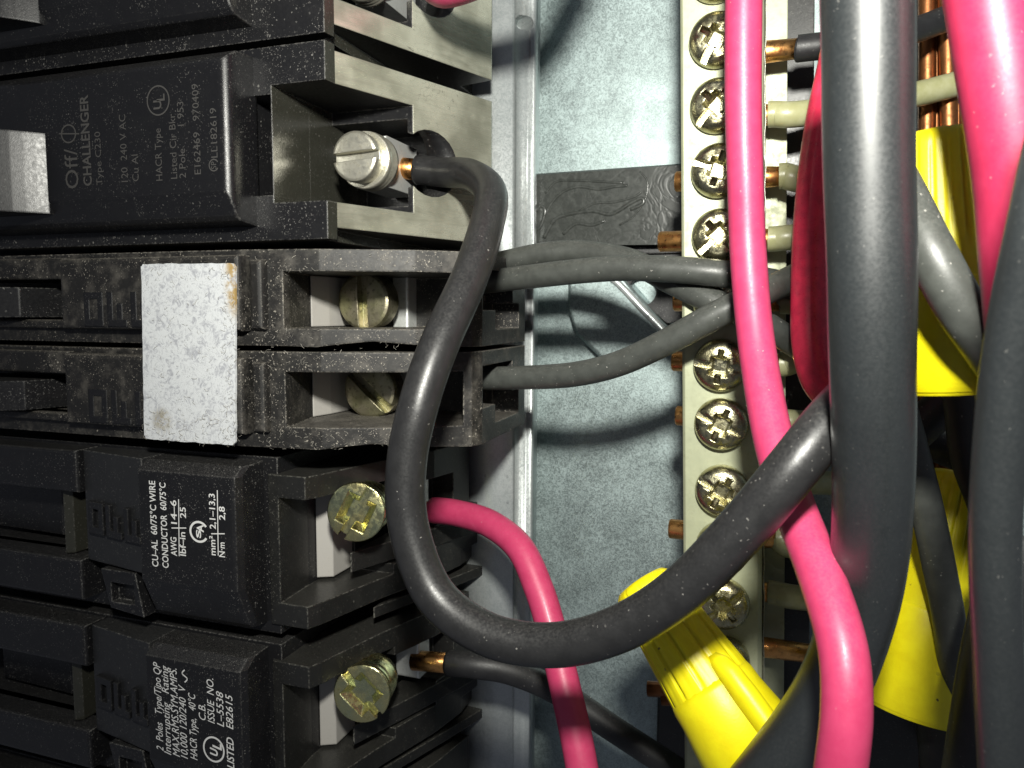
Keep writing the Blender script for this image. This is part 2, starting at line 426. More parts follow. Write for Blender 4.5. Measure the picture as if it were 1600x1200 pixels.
# black insulator strip with flow marks, deeper strip and pierced block
root = thing('insulator_block', PX(940, 320, -4.3), 'black plastic insulator block with raised flow marks beside the neutral bar', 'insulator')
a, b, c, d = PX(800, 273, -4.2), PX(1085, 253, -4.2), PX(1085, 380, -4.2), PX(800, 383, -4.2)
mb = MB(); mb.loft([[(p.x, p.y, -4.88) for p in (a, b, c, d)], [(p.x, p.y, -4.26) for p in (a, b, c, d)], [(p.x*.997+.0, p.y*.985, -4.2) for p in (a, b, c, d)]])
build('block', mb, 'insulator', root)
rb = MB()
for sp_, r in (([(850, 340), (862, 318), (880, 300), (905, 292), (935, 296), (960, 292), (982, 290)], .035), ([(850, 372), (866, 345), (885, 336), (925, 330), (955, 335), (985, 318), (1002, 310), (1005, 318), (985, 328)], .045),
             ([(905, 330), (930, 318), (960, 316), (990, 308), (1003, 300)], .03), ([(838, 330), (846, 322), (852, 330), (846, 352), (838, 360)], .04),
             ([(1000, 268), (1012, 285), (1008, 312), (990, 338), (968, 352)], .02), ([(852, 302), (870, 284), (900, 282), (940, 284), (975, 286)], .03), ([(880, 366), (900, 350), (925, 352), (945, 345)], .04)):
    rb.tube(spline([PX(x, y, -4.2 - r*.35) for x, y in sp_], 6), r*.8, 8)
build('flow_mark', rb, 'insulator', root)['kind'] = 'stuff'
mb = MB(); a, b = PX(800, 384, -4.45), PX(1085, 425, -4.45); mb.box(a.x, b.x, b.y, a.y, -4.88, -4.5, .03)
mb.box(a.x, b.x, a.y - .17, a.y - .06, -4.5, -4.42)
build('lower_strip', mb, 'black', root)
hb = [PX(x, y, -4.55) for x, y in ((958, 404), (1085, 404), (1085, 500), (1040, 505), (965, 440))]
mb = MB(); mb.loft([[(p.x, p.y, -4.88) for p in hb], [(p.x, p.y, -4.68) for p in hb]])
h = PX(1002, 455, -4.6); k = MB(); k.lathe([(-.6, .22), (.6, .22)], h, (0, 0, 1), 24)
build('pierced_block', mb, 'black', root, [k])

# lower plate step and dark lower zone behind the wires
mb = MB(); a = PX(1030, 1010, -4.6)
mb.box(a.x, a.x + 5.6, -12, a.y, -4.88, -4.5, .05)
build('lower_bracket', mb, 'black_side'); tag(bpy.data.objects['lower_bracket'], 'dull black bracket in shade below the neutral bar', 'bracket')

# ------------------------------------------------------------------ circuit breakers
def profile_wall(*pts, back=-4.7): return [(-12.5, back), (-12.5, pts[0][1])] + list(pts) + [(pts[-1][0], back)]

def slot_screw(parent, c, r, h, slot_ang, mat, collar=None, square=0., tilt=(0, 0), name='terminal_screw', sw=.13):
    """screw with head face centre at c (panel coords), axis along z"""
    mb = MB()
    mb.lathe([(-h, r*.96), (-h*.25, r), (-h*.06, r*.97), (0, r*.88), (.012, r*.5), (.014, .001)], c, (0, 0, 1), 40)
    cuts = []
    k = MB(); k.box(c[0]-r*1.3, c[0]+r*1.3, c[1]-r*sw, c[1]+r*sw, c[2]-r*.32, c[2]+.4); k.rot(c, (0, 0, 1), slot_ang); cuts.append(k)
    if square:
        k2 = MB(); k2.loft([[(c[0]+sx*q, c[1]+sy*q, c[2]+zz) for sx, sy in ((-1, -1), (1, -1), (1, 1), (-1, 1))] for q, zz in ((square*.12, -r*.55), (square*.95, 0), (square, .4))])
        k2.rot(c, (0, 0, 1), slot_ang + .1); cuts.append(k2)
    ta = Vector((tilt[0], tilt[1], 1)).normalized(); rax = Vector((0, 0, 1)).cross(ta); rang = math.atan2(rax.length, ta.z)
    if rang > 1e-4:
        for q_ in [mb] + cuts: q_.rot(c, rax.normalized(), rang)
    o = build(name, mb, mat, parent, cuts)
    for p in o.data.polygons: p.use_smooth = False
    if collar:
        cr, ch, cm = collar; m2 = MB()
        m2.lathe([(-h-ch, cr*.98), (-h-ch*.75, cr), (-h-ch*.7, cr*.95), (-h-ch*.5, cr), (-h-ch*.45, cr*.95), (-h-ch*.25, cr), (-h, cr*.97)], c, (tilt[0], tilt[1], 1), 32)
        build('screw_collar', m2, cm, o)
    return o

def rounded_block(mb, x0, x1, y0, y1, z0, z1, ch=.06):
    return mb.box(x0, x1, y0, y1, z0, z1, ch)

# ---- two wide breakers with a sloping terminal wall (the second and its upper neighbour)
def wide_breaker(dy, label, full):
    root = thing('circuit_breaker', (-8.0, 1.95 + dy, -4.6), label, 'circuit breaker', 'circuit breakers stacked at the left')
    Y = lambda y: y + dy
    mb = MB(); mb.pxz(profile_wall((-4.82, -.45), (-4.80, -.62), (-3.82, -3.1), (-4.35, -3.22)), Y(.84), Y(3.03))
    cuts = []
    k = MB(); k.box(-4.94, -2, Y(.5), Y(.98), -3.65, -.62); cuts.append(k)                         # lower lip step
    k = MB(); k.box(-4.94, -2, Y(2.96), Y(3.4), -3.65, -.62); cuts.append(k)
    k = MB(); k.box(-5.54, -2, Y(1.27), Y(2.60), -1.72, .5); cuts.append(k)                         # terminal notch
    k = MB(); k.box(-5.54, -4.44, Y(1.36), Y(2.44), -2.6, -1.5); cuts.append(k)                    # pocket for the lug
    k = MB(); k.lathe([(-1.2, .36), (1.2, .36)], (-4.15, Y(1.93), -2.05), (1, 0, -.35), 28, lambda h, a: 1 + .18*math.sin(a)**2); cuts.append(k)
    k = MB(); k.box(-5.89, -5.55, Y(1.36), Y(2.5), -1.2, .2); cuts.append(k)                         # slot right of the rating face
    build('housing', mb, 'black', root, cuts)
    hs = [o for o in root.children if o.name.startswith('housing')][0]
    hs.data.materials.append(M['painted_sheen']); hs.data.materials.append(M['dark_sheen'])
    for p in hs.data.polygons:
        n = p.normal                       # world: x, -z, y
        if n.x > .5 and p.center.x > -5.6: p.material_index = 1 if n.y < -.2 and p.center.x > -5.0 else 2  # sloping wall takes the painted reflection, notch wall the dark gloss
    # rating face, raised
    mb = MB()
    def rr(x1, y0, y1, z): return [(-12.4, y0, z), (x1, y0, z), (x1, y1, z), (-12.4, y1, z)]
    mb.loft([rr(-5.78, Y(1.0), Y(2.94), -.50), rr(-5.785, Y(1.04), Y(2.92), -.16), rr(-5.79, Y(1.10), Y(2.88), -.10), rr(-5.797, Y(1.18), Y(2.86), -.07), rr(-5.812, Y(1.25), Y(2.835), -.043), rr(-5.835, Y(1.32), Y(2.81), -.02), rr(-5.865, Y(1.345), Y(2.785), -.006), rr(-5.90, Y(1.36), Y(2.77), 0)])
    build('rating_face', mb, 'black_face', root)
    # toggle
    arc = [(-9.9, -.1), (-9.9, .5), (-9.02, .47), (-8.88, .375), (-8.77, .275), (-8.67, .175), (-8.58, .08), (-8.51, -.005), (-8.50, -.1)]
    mb = MB(); mb.pxz(arc, Y(1.20), Y(2.17)); build('toggle_handle', mb, 'black_gloss', root)
    # lug and screw
    mb = MB(); mb.box(-5.12, -4.70, Y(1.60), Y(2.24), -2.5, -1.62, .03)
    build('lug', mb, 'lug', root)
    slot_screw(root, (-4.88, Y(1.90), -1.14), (.31), .24, .05, 'alu', sw=.17, collar=(.36, .26, 'alu'))
    return root

b2 = wide_breaker(0, 'wide black breaker with a bright slotted lug screw and dim etched rating text', True)
t = Lines(b2, 'etch')
up_text(t, 'Off/', 123, 294, 231, 20, .004)
ring(t, 107, 209, 12, 15, .004, .16); bar_px(t, (92, 209), (124, 209), 2, .0045)
up_text(t, 'CHALLENGER', 143.5, 290, 147, 12.6, .004, 0, .02)
up_text(t, 'Type C230', 160, 289, 205, 9, .004)
up_text(t, '120  240 V AC', 200, 284, 178, 10, .004)
up_text(t, 'Cu Al', 217, 283, 241, 10, .004)
up_text(t, 'HACR Type', 254, 282, 200, 10, .004)
ring(t, 247, 157, 18, 24, .004, .10); up_text(t, 'U', 252, 170, 156, 12, .004, 0, .02); up_text(t, 'L', 257, 157, 146, 12, .004, 0, .02)
up_text(t, 'Listed Cir Bkr', 277, 279, 177, 10, .004)
up_text(t, '2 Pole      1 953', 290.5, 278, 158, 10, .004)
up_text(t, 'E162469   970409', 314, 272, 130, 10, .004)
ring(t, 334, 258, 8, 10, .004, .2, 30, 330); up_text(t, 'SP', 338, 264, 252, 8, .004)
up_text(t, 'LL182619', 340, 246, 168, 10, .004)
b1 = wide_breaker(2.27, 'black breaker cut off by the top edge, red wire tip at its lug', False)

# ---- tandem breaker: two slim dusty halves under a blank white label
b3 = thing('circuit_breaker', (-8.0, -.45, -4.6), 'dusty slim twin breaker carrying a blank white paper label', 'circuit breaker', 'circuit breakers stacked at the left')
def half(y0, y1, hy0, hy1, oy0, oy1, wob):
    prof = profile_wall((-5.9, -.22), (-5.3, -.30), (-4.9, -.38), (-3.9, -.80), (-3.36, -1.22), (-3.30, -1.4), (-3.36, -3.25), (-3.9, -3.4))
    mb = MB(); mb.pxz(prof, y0, y1); cuts = []
    k = MB(); k.box(-12, -8.55, hy0, hy1, -.9, .4); cuts.append(k)                     # handle pocket
    k = MB(); k.pxz([(-5.34, .3), (-5.33, -.4), (-5.53, -1.15), (-5.53, -2.3), (-3.8, -2.3), (-3.42, -1.55), (-3.55, .3)], oy0, oy1); cuts.append(k)  # screw opening
    k = MB(); k.box(-3.75, -2, y0 + .46, y1 - .18, -2.65, -1.42); cuts.append(k)       # wire entry
    k = MB(); k.box(-3.75, -2, y0 + .22, y0 + .56, -2.95, -1.9); cuts.append(k)
    # lower edge scalloped along the front
    k = MB(); pts = [(-12, y0-.2), (-2, y0-.2), (-2, y0+.02), (-3.4, y0+.02), (-3.9, y0+.05), (-4.35, y0+.09), (-4.75, y0+.05), (-4.95, y0+.02), (-5.3, y0+.03), (-12, y0+.03)]
    k.pxy(pts, -6, 1); cuts.append(k)
    h = build('housing', mb, 'black_dusty', b3, cuts)
    # raised left block
    mb = MB(); mb.box(-8.45, -5.74, y0 + .20, y1 - .07, -.40, -.035, .05); mb.box(-12.4, -8.47, hy1, y1 - .05, -.4, -.12, .03); mb.box(-12.4, -8.47, y0 + .2, hy0, -.4, -.12, .03)
    mb.box(-5.70, -5.52, y0 + .22, y1 - .12, -.4, -.15, .05)
    build('front_block', mb, 'black_dusty', b3)
    mb = MB(); mb.pxz([(-10.6, -.8), (-10.6, .1), (-9.35, .16), (-9.1, .0), (-8.85, -.8)], hy0 + .03, hy1 - .10)
    build('toggle_handle', mb, 'black', b3)
    # worn raised OFF (letters on their sides) on the block left of the label
    off_letters(b3, -8.05, (hy0 + hy1)/2 - .12, .30, .42, -.035, .010, 'black_plain')
    # white insert, lug plate and screw
    mb = MB(); a = -5.53
    mb.pxz([(a, -2.2), (a, -1.13), (a + .03, -1.10), (a + .09, -1.42), (a + .10, -1.6), (a + .10, -2.2)], oy0 + .01, oy1 - .01)
    build('white_insert', mb, 'insert', b3)
    mb = MB(); mb.box(-4.86, -4.62, oy0 - .03, oy1 + .02, -2.4, -2.05, .03)
    build('lug', mb, 'lug', b3)
    return h
def off_letters(parent, x0, yc, w, h, z, ht, mat):
    """block letters O F F turned on their sides, one after the other"""
    mb = MB(); s = .085
    y0, y1 = yc - h/2, yc + h/2
    for i in range(3):
        x = x0 + i*(w + .07)
        if i == 0:
            mb.box(x, x+w, y0, y0+s, z-.02, z+ht); mb.box(x, x+w, y1-s, y1, z-.02, z+ht)
            mb.box(x, x+s, y0+s, y1-s, z-.02, z+ht); mb.box(x+w-s, x+w, y0+s, y1-s, z-.02, z+ht)
        else:
            mb.box(x, x+w, y0, y0+s, z-.02, z+ht); mb.box(x, x+s, y0+s, y1, z-.02, z+ht)
            mb.box(x+w*.5, x+w*.5+s, y0+s, y0+h*.68, z-.02, z+ht)
    return build('raised_lettering', mb, mat, parent)
half(-.42, .72, -.11, .40, -.19, .47, 0)
half(-1.62, -.46, -1.31, -.80, -1.34, -.69, 1)
slot_screw(b3, (-4.98, .15, -1.48), .375, .30, 1.60, 'brass', sw=.19)
slot_screw(b3, (-4.91, -1.00, -1.48), .375, .30, -.72, 'brass', sw=.19)
# label: slightly ragged sheet lying over both halves
mb = MB(); random.seed(3); pts = []
def edge_pts(a, b, n):
    for i in range(n):
        q = i / n; yield (a[0] + (b[0]-a[0])*q + random.uniform(-.005, .005), a[1] + (b[1]-a[1])*q + random.uniform(-.005, .005))
cs = [(-7.07, .56), (-7.10, .53), (-7.16, -1.50), (-7.13, -1.54), (-5.86, -1.54), (-5.82, -1.50), (-5.75, .51), (-5.79, .55)]
for i in range(8): pts += list(edge_pts(cs[i], cs[(i+1) % 8], 22 if i % 2 else 3))
mb.pxy(pts, -.03, .0); build('paper_label', mb, 'paper', b3)

# ---- two one-pole breakers with printed rating panels and raised OFF plates
def slim_breaker(dy, label, low):
    root = thing('circuit_breaker', (-8.0, -2.9 + dy, -4.6), label, 'circuit breaker', 'circuit breakers stacked at the left')
    Y = lambda y: y + dy
    cuts = []
    mb = MB(); mb.box(-12.4, -5.62, Y(-3.98), Y(-1.76), -4.7, -.50)
    k = MB(); k.box(-12.6, -8.60, Y(-3.26), Y(-2.36), -1.6, .5); cuts.append(k)
    build('housing', mb, 'black', root, cuts)
    mb = MB(); mb.pxz([(-5.72, -4.7), (-5.72, -.45), (-5.20, -.45), (-5.13, -.62), (-4.84, -1.65), (-4.50, -2.6), (-4.18, -4.05), (-4.18, -4.7)], Y(-3.84), Y(-1.96))
    cuts = []
    k = MB(); k.pxz([(-5.58, .5), (-5.58, -.5), (-5.64, -1.4), (-5.64, -1.85), (-4.2, -1.85), (-3, .5)], Y(-3.56), Y(-2.24)); cuts.append(k)
    k = MB(); k.box(-5.37, -4.50, Y(-3.42), Y(-2.36), -2.7, -1.5); cuts.append(k)
    k = MB(); k.box(-4.75, -3, Y(-3.06), Y(-2.36), -3.05, -2.2); cuts.append(k)
    k = MB(); k.box(-4.36, -3, Y(-4.2), Y(-3.6), -3.9, -2.9); cuts.append(k)
    k = MB(); k.box(-4.6, -3, Y(-2.95), Y(-1.5), -5, -3.45); cuts.append(k)
    build('terminal_housing', mb, 'black_side', root, cuts)
    # lower ledge running back to the rail
    mb = MB(); mb.pxz([(-5.05, -1.2), (-4.72, -2.0), (-4.30, -3.1), (-4.0, -4.0), (-4.0, -4.6), (-5.0, -4.6)], Y(-3.36), Y(-3.10) )
    mb.pxz([(-4.95, -1.6), (-4.45, -2.9), (-4.02, -4.1), (-4.02, -4.6), (-5.0, -4.6)], Y(-4.12), Y(-3.97))
    build('ledge', mb, 'black_side', root)
    # label block: flat rating panel, sloping lower flank
    mb = MB()
    sec = [(Y(-1.80), -.55), (Y(-1.82), -.14), (Y(-1.93), 0), (Y(-3.30), 0), (Y(-3.34), -.02), (Y(-3.78), -.20), (Y(-3.84), -.26), (Y(-3.86), -.55)]
    def sl(x, k=0): return [(x, y, z - k) for y, z in sec]
    mb.loft([sl(-7.28), sl(-5.90), sl(-5.86, .015), sl(-5.82, .10)])
    build('rating_panel', mb, 'black', root)
    mb = MB(); mb.pxz([(-8.42, -.52), (-8.42, -.24), (-7.30, -.05), (-7.27, -.05), (-7.27, -.52)], Y(-3.26), Y(-1.80)); 
    build('off_plate', mb, 'off_plate', root)
    mb = MB(); s = .09; w, h = .30, .42
    yc = Y(-2.66); zf = lambda x: -.24 + .19*(x + 8.42)/1.12
    def lb(x0, x1, y0, y1):
        mb.loft([[(x0, y0, zf(x0)-.03), (x1, y0, zf(x1)-.03), (x1, y1, zf(x1)-.03), (x0, y1, zf(x0)-.03)], [(x0, y0, zf(x0)+.06), (x1, y0, zf(x1)+.06), (x1, y1, zf(x1)+.06), (x0, y1, zf(x0)+.06)]])
    for i in range(3):
        x = -8.30 + i*.36; y0, y1 = yc-h/2 - .03*i*0, yc+h/2
        if i == 0:
            lb(x, x+w, y0, y0+s); lb(x, x+w, y1-s, y1); lb(x, x+s, y0+s, y1-s); lb(x+w-s, x+w, y0+s, y1-s)
        else:
            lb(x, x+w, y0, y0+s); lb(x, x+s*.9, y0+s, y1); lb(x+w*.5, x+w*.5+s*.9, y0+s, y0+h*.68)
    build('raised_lettering', mb, 'black_plain', root)
    mb = MB(); mb.box(-12.3, -8.47, Y(-2.36), Y(-1.80), -.6, -.16, .04); mb.box(-12.3, -8.47, Y(-3.80), Y(-3.26), -.6, -.16, .04)
    build('shoulder', mb, 'black', root)
    mb = MB(); mb.pxz([(-10.8, -1.4), (-10.8, -.75), (-9.40, -.70), (-9.25, -.80), (-9.12, -1.1), (-9.12, -1.4)], Y(-3.16), Y(-2.46))
    build('toggle_handle', mb, 'black', root); mb = MB()
    mb.pxz([(-8.92, -1.3), (-8.92, -.35), (-8.86, -.28), (-8.76, -.34), (-8.72, -1.3)], Y(-3.24), Y(-2.38))
    build('toggle_stop', mb, 'dark_sheen', root)
    # locking clip on the lower flank
    mb = MB(); q = [(-8.06, -3.30), (-7.50, -3.30), (-7.38, -3.86), (-7.92, -3.80)]
    mb.loft([[(x, Y(y), -.5) for x, y in q], [(x, Y(y), -.10) for x, y in q]])
    k = MB(); k.box(-7.90, -7.52, Y(-3.72), Y(-3.46), -.22, .3)
    build('clip', mb, 'black', root, [k])
    # white insert, lug, screw
    mb = MB(); mb.pxz([(-5.64, -2.6), (-5.64, -1.32), (-5.61, -1.28), (-5.42, -1.38), (-5.40, -2.6)], Y(-3.52), Y(-2.26))
    build('white_insert', mb, 'insert', root)
    mb = MB(); mb.box(-5.0, -4.62, Y(-2.9), Y(-2.20), -2.65, -2.3, .03); build('lug', mb, 'lug', root)
    return root
b4 = slim_breaker(0, 'black breaker with white printed CU-AL wire rating, red wire in its lug', 0)
slot_screw(b4, (-4.78, -2.46, -.90), .37, .10, 1.05, 'zinc', collar=(.34, .5, 'zinc'), square=.21, tilt=(.26, .12))
b5 = slim_breaker(-2.36, 'lowest black breaker with white printed interrupting rating, black wire in its lug', 0)
slot_screw(b5, (-4.76, -4.83, -.94), .37, .10, -.85, 'zinc', collar=(.34, .5, 'zinc'), square=.21, tilt=(.26, .12))
b6 = slim_breaker(-4.72, 'barely visible black breaker cut off by the bottom edge of the picture', 0)
t = Lines(b4, 'print'); z = .004
up_text(t, 'CU–AL  60/75°C WIRE', 247.5, 886, 752, 9.3, z, 0, .012)
up_text(t, 'CONDUCTOR  60/75°C', 263.5, 888, 755, 9.3, z, 0, .012)
up_text(t, 'AWG', 276.5, 869, 840, 9, z, 0, .012); up_text(t, '14–6', 276.5, 819, 782, 9, z, 0, .012)
bar_px(t, (280, 869), (279, 780), 1.6, z); bar_px(t, (268, 825), (291, 825), 1.6, z + .0006)
up_text(t, 'lbf–in', 290.5, 869, 832, 9, z, 0, .012); up_text(t, '25', 290.5, 810, 793, 9, z, 0, .012)
ring(t, 311, 831, 15, 17, z, .2, 35, 325); 
up_text(t, 'S', 314, 841, 828, 7, z, 0, .03); up_text(t, 'A', 318, 832, 820, 10, z, 0, .03)
up_text(t, 'mm²', 337, 868, 838, 9, z, 0, .012); up_text(t, '2,1–13,3', 337, 827, 772, 9, z, 0, .012)
bar_px(t, (341, 868), (339.5, 766), 1.6, z); bar_px(t, (330, 834), (351, 834), 1.6, z + .0006)
up_text(t, 'N·m', 351.5, 871, 848, 9, z, 0, .012); up_text(t, '2,8', 351.5, 813, 792, 9, z, 0, .012)
t = Lines(b5, 'print'); sh = .22
up_text(t, '2  Poles   Type/Tipo QP', 255.5, 1174, 1037, 10.5, z, sh)
up_text(t, 'Interrupting   Rating', 267.5, 1180, 1042, 10.5, z, sh)
up_text(t, 'MAX.RMS.SYM.AMPS.', 281, 1183, 1046, 10.5, z, sh)
up_text(t, '10,000 120/240  V', 293.5, 1186, 1072, 10.5, z, sh)
sine = MB()
pts = [PX(288.5 - 4*math.sin((i-6)/6*math.pi), 1066 - i*1.6, z) for i in range(13)]
for i in range(12):
    a_, b_ = pts[i], pts[i+1]; d_ = (b_-a_).normalized(); n_ = Vector((-d_.y, d_.x, 0))*.008
    sine.add([a_+n_, b_+n_, b_-n_, a_-n_], [(0, 1, 2, 3)])
t.add(sine.v, sine.f)
up_text(t, 'HACR Type,   40°C', 308.5, 1188, 1085, 10.5, z, sh)
up_text(t, 'C.B.', 321.5, 1126, 1101, 10.5, z, sh)
up_text(t, 'ISSUE  NO.', 335.5, 1131, 1061, 10.5, z, sh)
up_text(t, 'L–5538', 350, 1136, 1082, 10.5, z, sh)
up_text(t, 'E82615', 364.5, 1140, 1087, 10.5, z, sh)
ring(t, 334, 1171, 16.5, 20, z, .14); up_text(t, 'U', 340, 1182, 1170, 11, z, sh, .03); up_text(t, 'L', 346, 1173, 1163, 13, z, sh, .03)
up_text(t, 'LISTED', 366, 1202, 1154, 10.5, z, sh, .01)

# fine lint fibres lying on the dusty twin breaker and its label
def lint(parent, regions, n, name='lint', mat='lint', zf=lambda x: 0, seed=1):
    rnd = random.Random(seed); mb = MB()
    for _ in range(n):
        x0, x1, y0, y1 = rnd.choice(regions)
        x, y = rnd.uniform(x0, x1), rnd.uniform(y0, y1); L = rnd.uniform(0.02, .075); a = rnd.uniform(0, 6.28); cv = rnd.uniform(-.9, .9)
        z0 = zf(x) + .006; pts = []
        for i in range(4):
            q = i/3; pts.append((x + L*q*math.cos(a + cv*q), y + L*q*math.sin(a + cv*q), z0 + rnd.uniform(0, .03)*math.sin(q*3.1)))
        mb.tube(pts, rnd.uniform(.0010, .0022), 3, False)
    o = build(name, mb, mat, parent); o['kind'] = 'stuff'; return o
zb3 = lambda x: -.035 if x < -5.74 else (-.22 if x < -5.4 else (-.30 - .08*(x+5.3)/.4 if x < -4.9 else -.38 - .42*(x+4.9)))
lint(b3, [(-5.7, -3.6, .50, .70), (-5.7, -3.6, -.44, -.22), (-5.7, -3.6, -.66, -.48), (-5.7, -3.6, -1.58, -1.38), (-5.7, -5.35, -1.5, .6), (-5.7, -4.0, -1.6, -1.4)], 230, zf=zb3, seed=5)
lint(b3, [(-7.15, -5.78, -1.55, -1.2), (-5.95, -5.76, -1.5, .5), (-7.15, -5.8, -1.5, .55)], 260, 'label_fuzz', 'lint', lambda x: .0, 9)

# ------------------------------------------------------------------ neutral bar
def nb(y, u, z): return Vector((-.548 - .0316*y + u, y, z))
bar = thing('neutral_bar', nb(-5.5, 0, -2.9), 'long pale plated terminal bar with a column of screws', 'terminal bar')
mb = MB()
def sect(y, w=.455): return [nb(y, -w, -2.95), nb(y, w, -2.95), nb(y, w, -2.06), nb(y, w-.05, -2.0), nb(y, -w+.03, -2.0), nb(y, -w, -2.03)]
cuts = []
sy = [3.78, 3.07, 2.35, 1.63, .90, .16, -.59, -1.28, -2.07, -2.75, -3.44, -4.15, -4.85]
for y in sy:
    k = MB(); p = nb(y, 0, -2.52); k.lathe([(-1, .17), (1, .17)], p, (1, 0, 0), 14); cuts.append(k)
mb.loft([sect(-6.4), sect(5.0)])
build('bar_body', mb, 'tin', bar, cuts)
mb = MB()
n = 90; lo_, hi_ = [], []
rnd = random.Random(4); loops = []
for i in range(n + 1):
    y = -6.3 + 11.2*i/n; e = rnd.uniform(-.010, .014)
    loops.append([nb(y, .452 + e*.5, -2.12), nb(y, .458, -2.9), nb(y, .474, -2.9), nb(y, .474 + e, -2.06)])
mb.loft(loops); build('worn_edge', mb, 'tin_worn', bar)
mb = MB(); mb.loft([[nb(y, .40, -3.0), nb(y, .72, -3.0), nb(y, .72, -2.93), nb(y, .40, -2.93)] for y in (-6.3, 5.0)])
build('flange', mb, 'tin', bar)
mb = MB(); mb.loft([[nb(y, -.30, -4.85), nb(y, 1.05, -4.85), nb(y, 1.05, -3.5), nb(y, -.30, -3.5)] for y in (-6.3, 4.1)])
build('shade_board', mb, 'black_side', bar)  # black board added behind the bar, standing in for shade on the plate
# combination-drive screws
def drive_screw():
    mb = MB(); r = .31
    mb.lathe([(-.02, r*.98), (.05, r), (.10, r*.97), (.15, r*.88), (.185, r*.70), (.20, r*.45), (.205, .001)], (0, 0, 0), (0, 0, 1), 36)
    k1 = MB(); k1.box(-.5, .5, -.040, .040, .10, .6)
    k2 = MB(); k2.loft([[(sx*q, sy_*q, zz) for sx, sy_ in ((-1, -1), (1, -1), (1, 1), (-1, 1))] for q, zz in ((.075, .04), (.135, .3))])
    k3 = MB(); k3.box(-.035, .035, -.20, .20, .12, .6)
    return mb, [k1, k2, k3]
mbs, ks = drive_screw()
s0 = build('bar_screw', mbs, 'screw', bar, ks)
base_me = s0.data
for p in base_me.polygons: p.use_smooth = len(p.vertices) == 4 and p.area < .012
rnd = random.Random(11)
for i, y in enumerate(sy):
    o = s0 if i == 0 else s0.copy()
    if i: COL.objects.link(o)
    o.parent = bar; o.matrix_parent_inverse = Matrix.Identity(4)
    p = nb(y, -.017 - .009*y, -2.0)
    o.location = W(p) - bar.location
    o.rotation_euler = (rnd.uniform(-.06, .06), rnd.choice([.3, .5, .75, 1.2, 2.2, 2.6]) + rnd.uniform(-.2, .2), rnd.uniform(-.06, .06))

# ------------------------------------------------------------------ wires
def wire(name, cps, d, mat, label, cat='wire', group=None, copper0=0., copper1=0., per=12, wob=.03, taper=None, cr=.6, part='insulation'):
    """cps: (px, py, z) points of the photograph at a depth z"""
    pts = spline([PX(*c) if len(c) == 3 else Vector(c[1:]) for c in cps], per)
    root = thing(name, pts[0], label, cat, group)
    n = len(pts); rad = [d/2]*n
    if taper: rad = [d/2*(taper[0] + (taper[1]-taper[0])*i/(n-1)) for i in range(n)]
    rad[0] *= .985
    mb = MB(); mb.tube(pts, rad, 24, True, wob=wob)
    build(part, mb, mat, root)
    for L, seq in ((copper0, pts), (copper1, pts[::-1])):
        if L:
            dd = (seq[0] - seq[2]).normalized(); m = MB()
            m.tube([seq[0] - dd*.1, seq[0] + dd*L*.5, seq[0] + dd*L], d/2*cr, 16)
            build('copper_end', m, 'copper', root)
    return root
G1 = 'black wires in the panel'; G2 = 'red wires in the panel'; G3 = 'white neutral wires on the terminal bar'
wire('loop_wire', [(652, 265, -2.15), (692, 269, -2.15), (735, 273, -1.95), (766, 300, -1.35), (760, 355, -.75), (735, 430, -.2), (690, 530, .35), (655, 630, .65), (635, 730, .75), (640, 830, .8), (680, 930, .86),
      (760, 990, .92), (860, 1008, .96), (960, 985, 1.02), (1060, 925, 1.08), (1160, 825, 1.14), (1240, 730, 1.14), (1300, 655, .95), (1360, 590, .7), (1400, 540, .4)],
     .39, 'insul_black', 'thick black wire looping down from the upper lug and up to the right', 'wire', G1, copper0=.5, cr=.72)
# red / pink
wire('red_wire', [(1167, -120, -.7), (1162, 0, -.7), (1161, 130, -.72), (1164, 270, -.72), (1169, 400, -.70), (1182, 540, -.45), (1207, 680, .05), (1240, 790, .52), (1283, 900, 1.05), (1316, 1010, 1.45), (1322, 1110, 1.62), (1312, 1210, 1.66), (1300, 1300, 1.6)],
     .345, 'pink', 'long red wire running down over the terminal bar screws to the bottom edge', 'wire', G2)
wire('red_wire', [(1345, -110, -1.2), (1318, 60, -1.4), (1288, 200, -1.55), (1272, 330, -1.6), (1266, 450, -1.6), (1268, 540, -1.55), (1285, 598, -1.5), (1320, 620, -1.5), (1370, 600, -1.6)], .40, 'red',
     'dark red wire hooking behind the thick grey cable', 'wire', G2)
wire('red_wire', [(1530, -120, 1.85), (1548, 0, 1.82), (1572, 160, 1.8), (1592, 300, 1.75), (1602, 430, 1.7), (1612, 560, 1.5), (1640, 700, 1.0)], .475, 'pink_deep', 'thick red wire at the top right corner, beside the right-hand black cable', 'wire', G2)
wire('red_wire', [(677, 797, -2.5), (715, 802, -2.35), (765, 818, -2.1), (812, 856, -1.8), (842, 920, -1.55), (862, 985, -1.35), (882, 1070, -1.1), (900, 1150, -.9), (918, 1250, -.7)], .37, 'pink',
     'red wire leaving the CU-AL breaker and passing behind the black loop', 'wire', G2, copper0=.35)
wire('red_wire', [(672, -26, -1.6), (700, -15, -1.3), (770, -45, -1.0), (850, -110, -.7), (920, -260, -.3)], .38, 'pink', 'tip of a red wire at the top edge above the breakers', 'wire', G2)
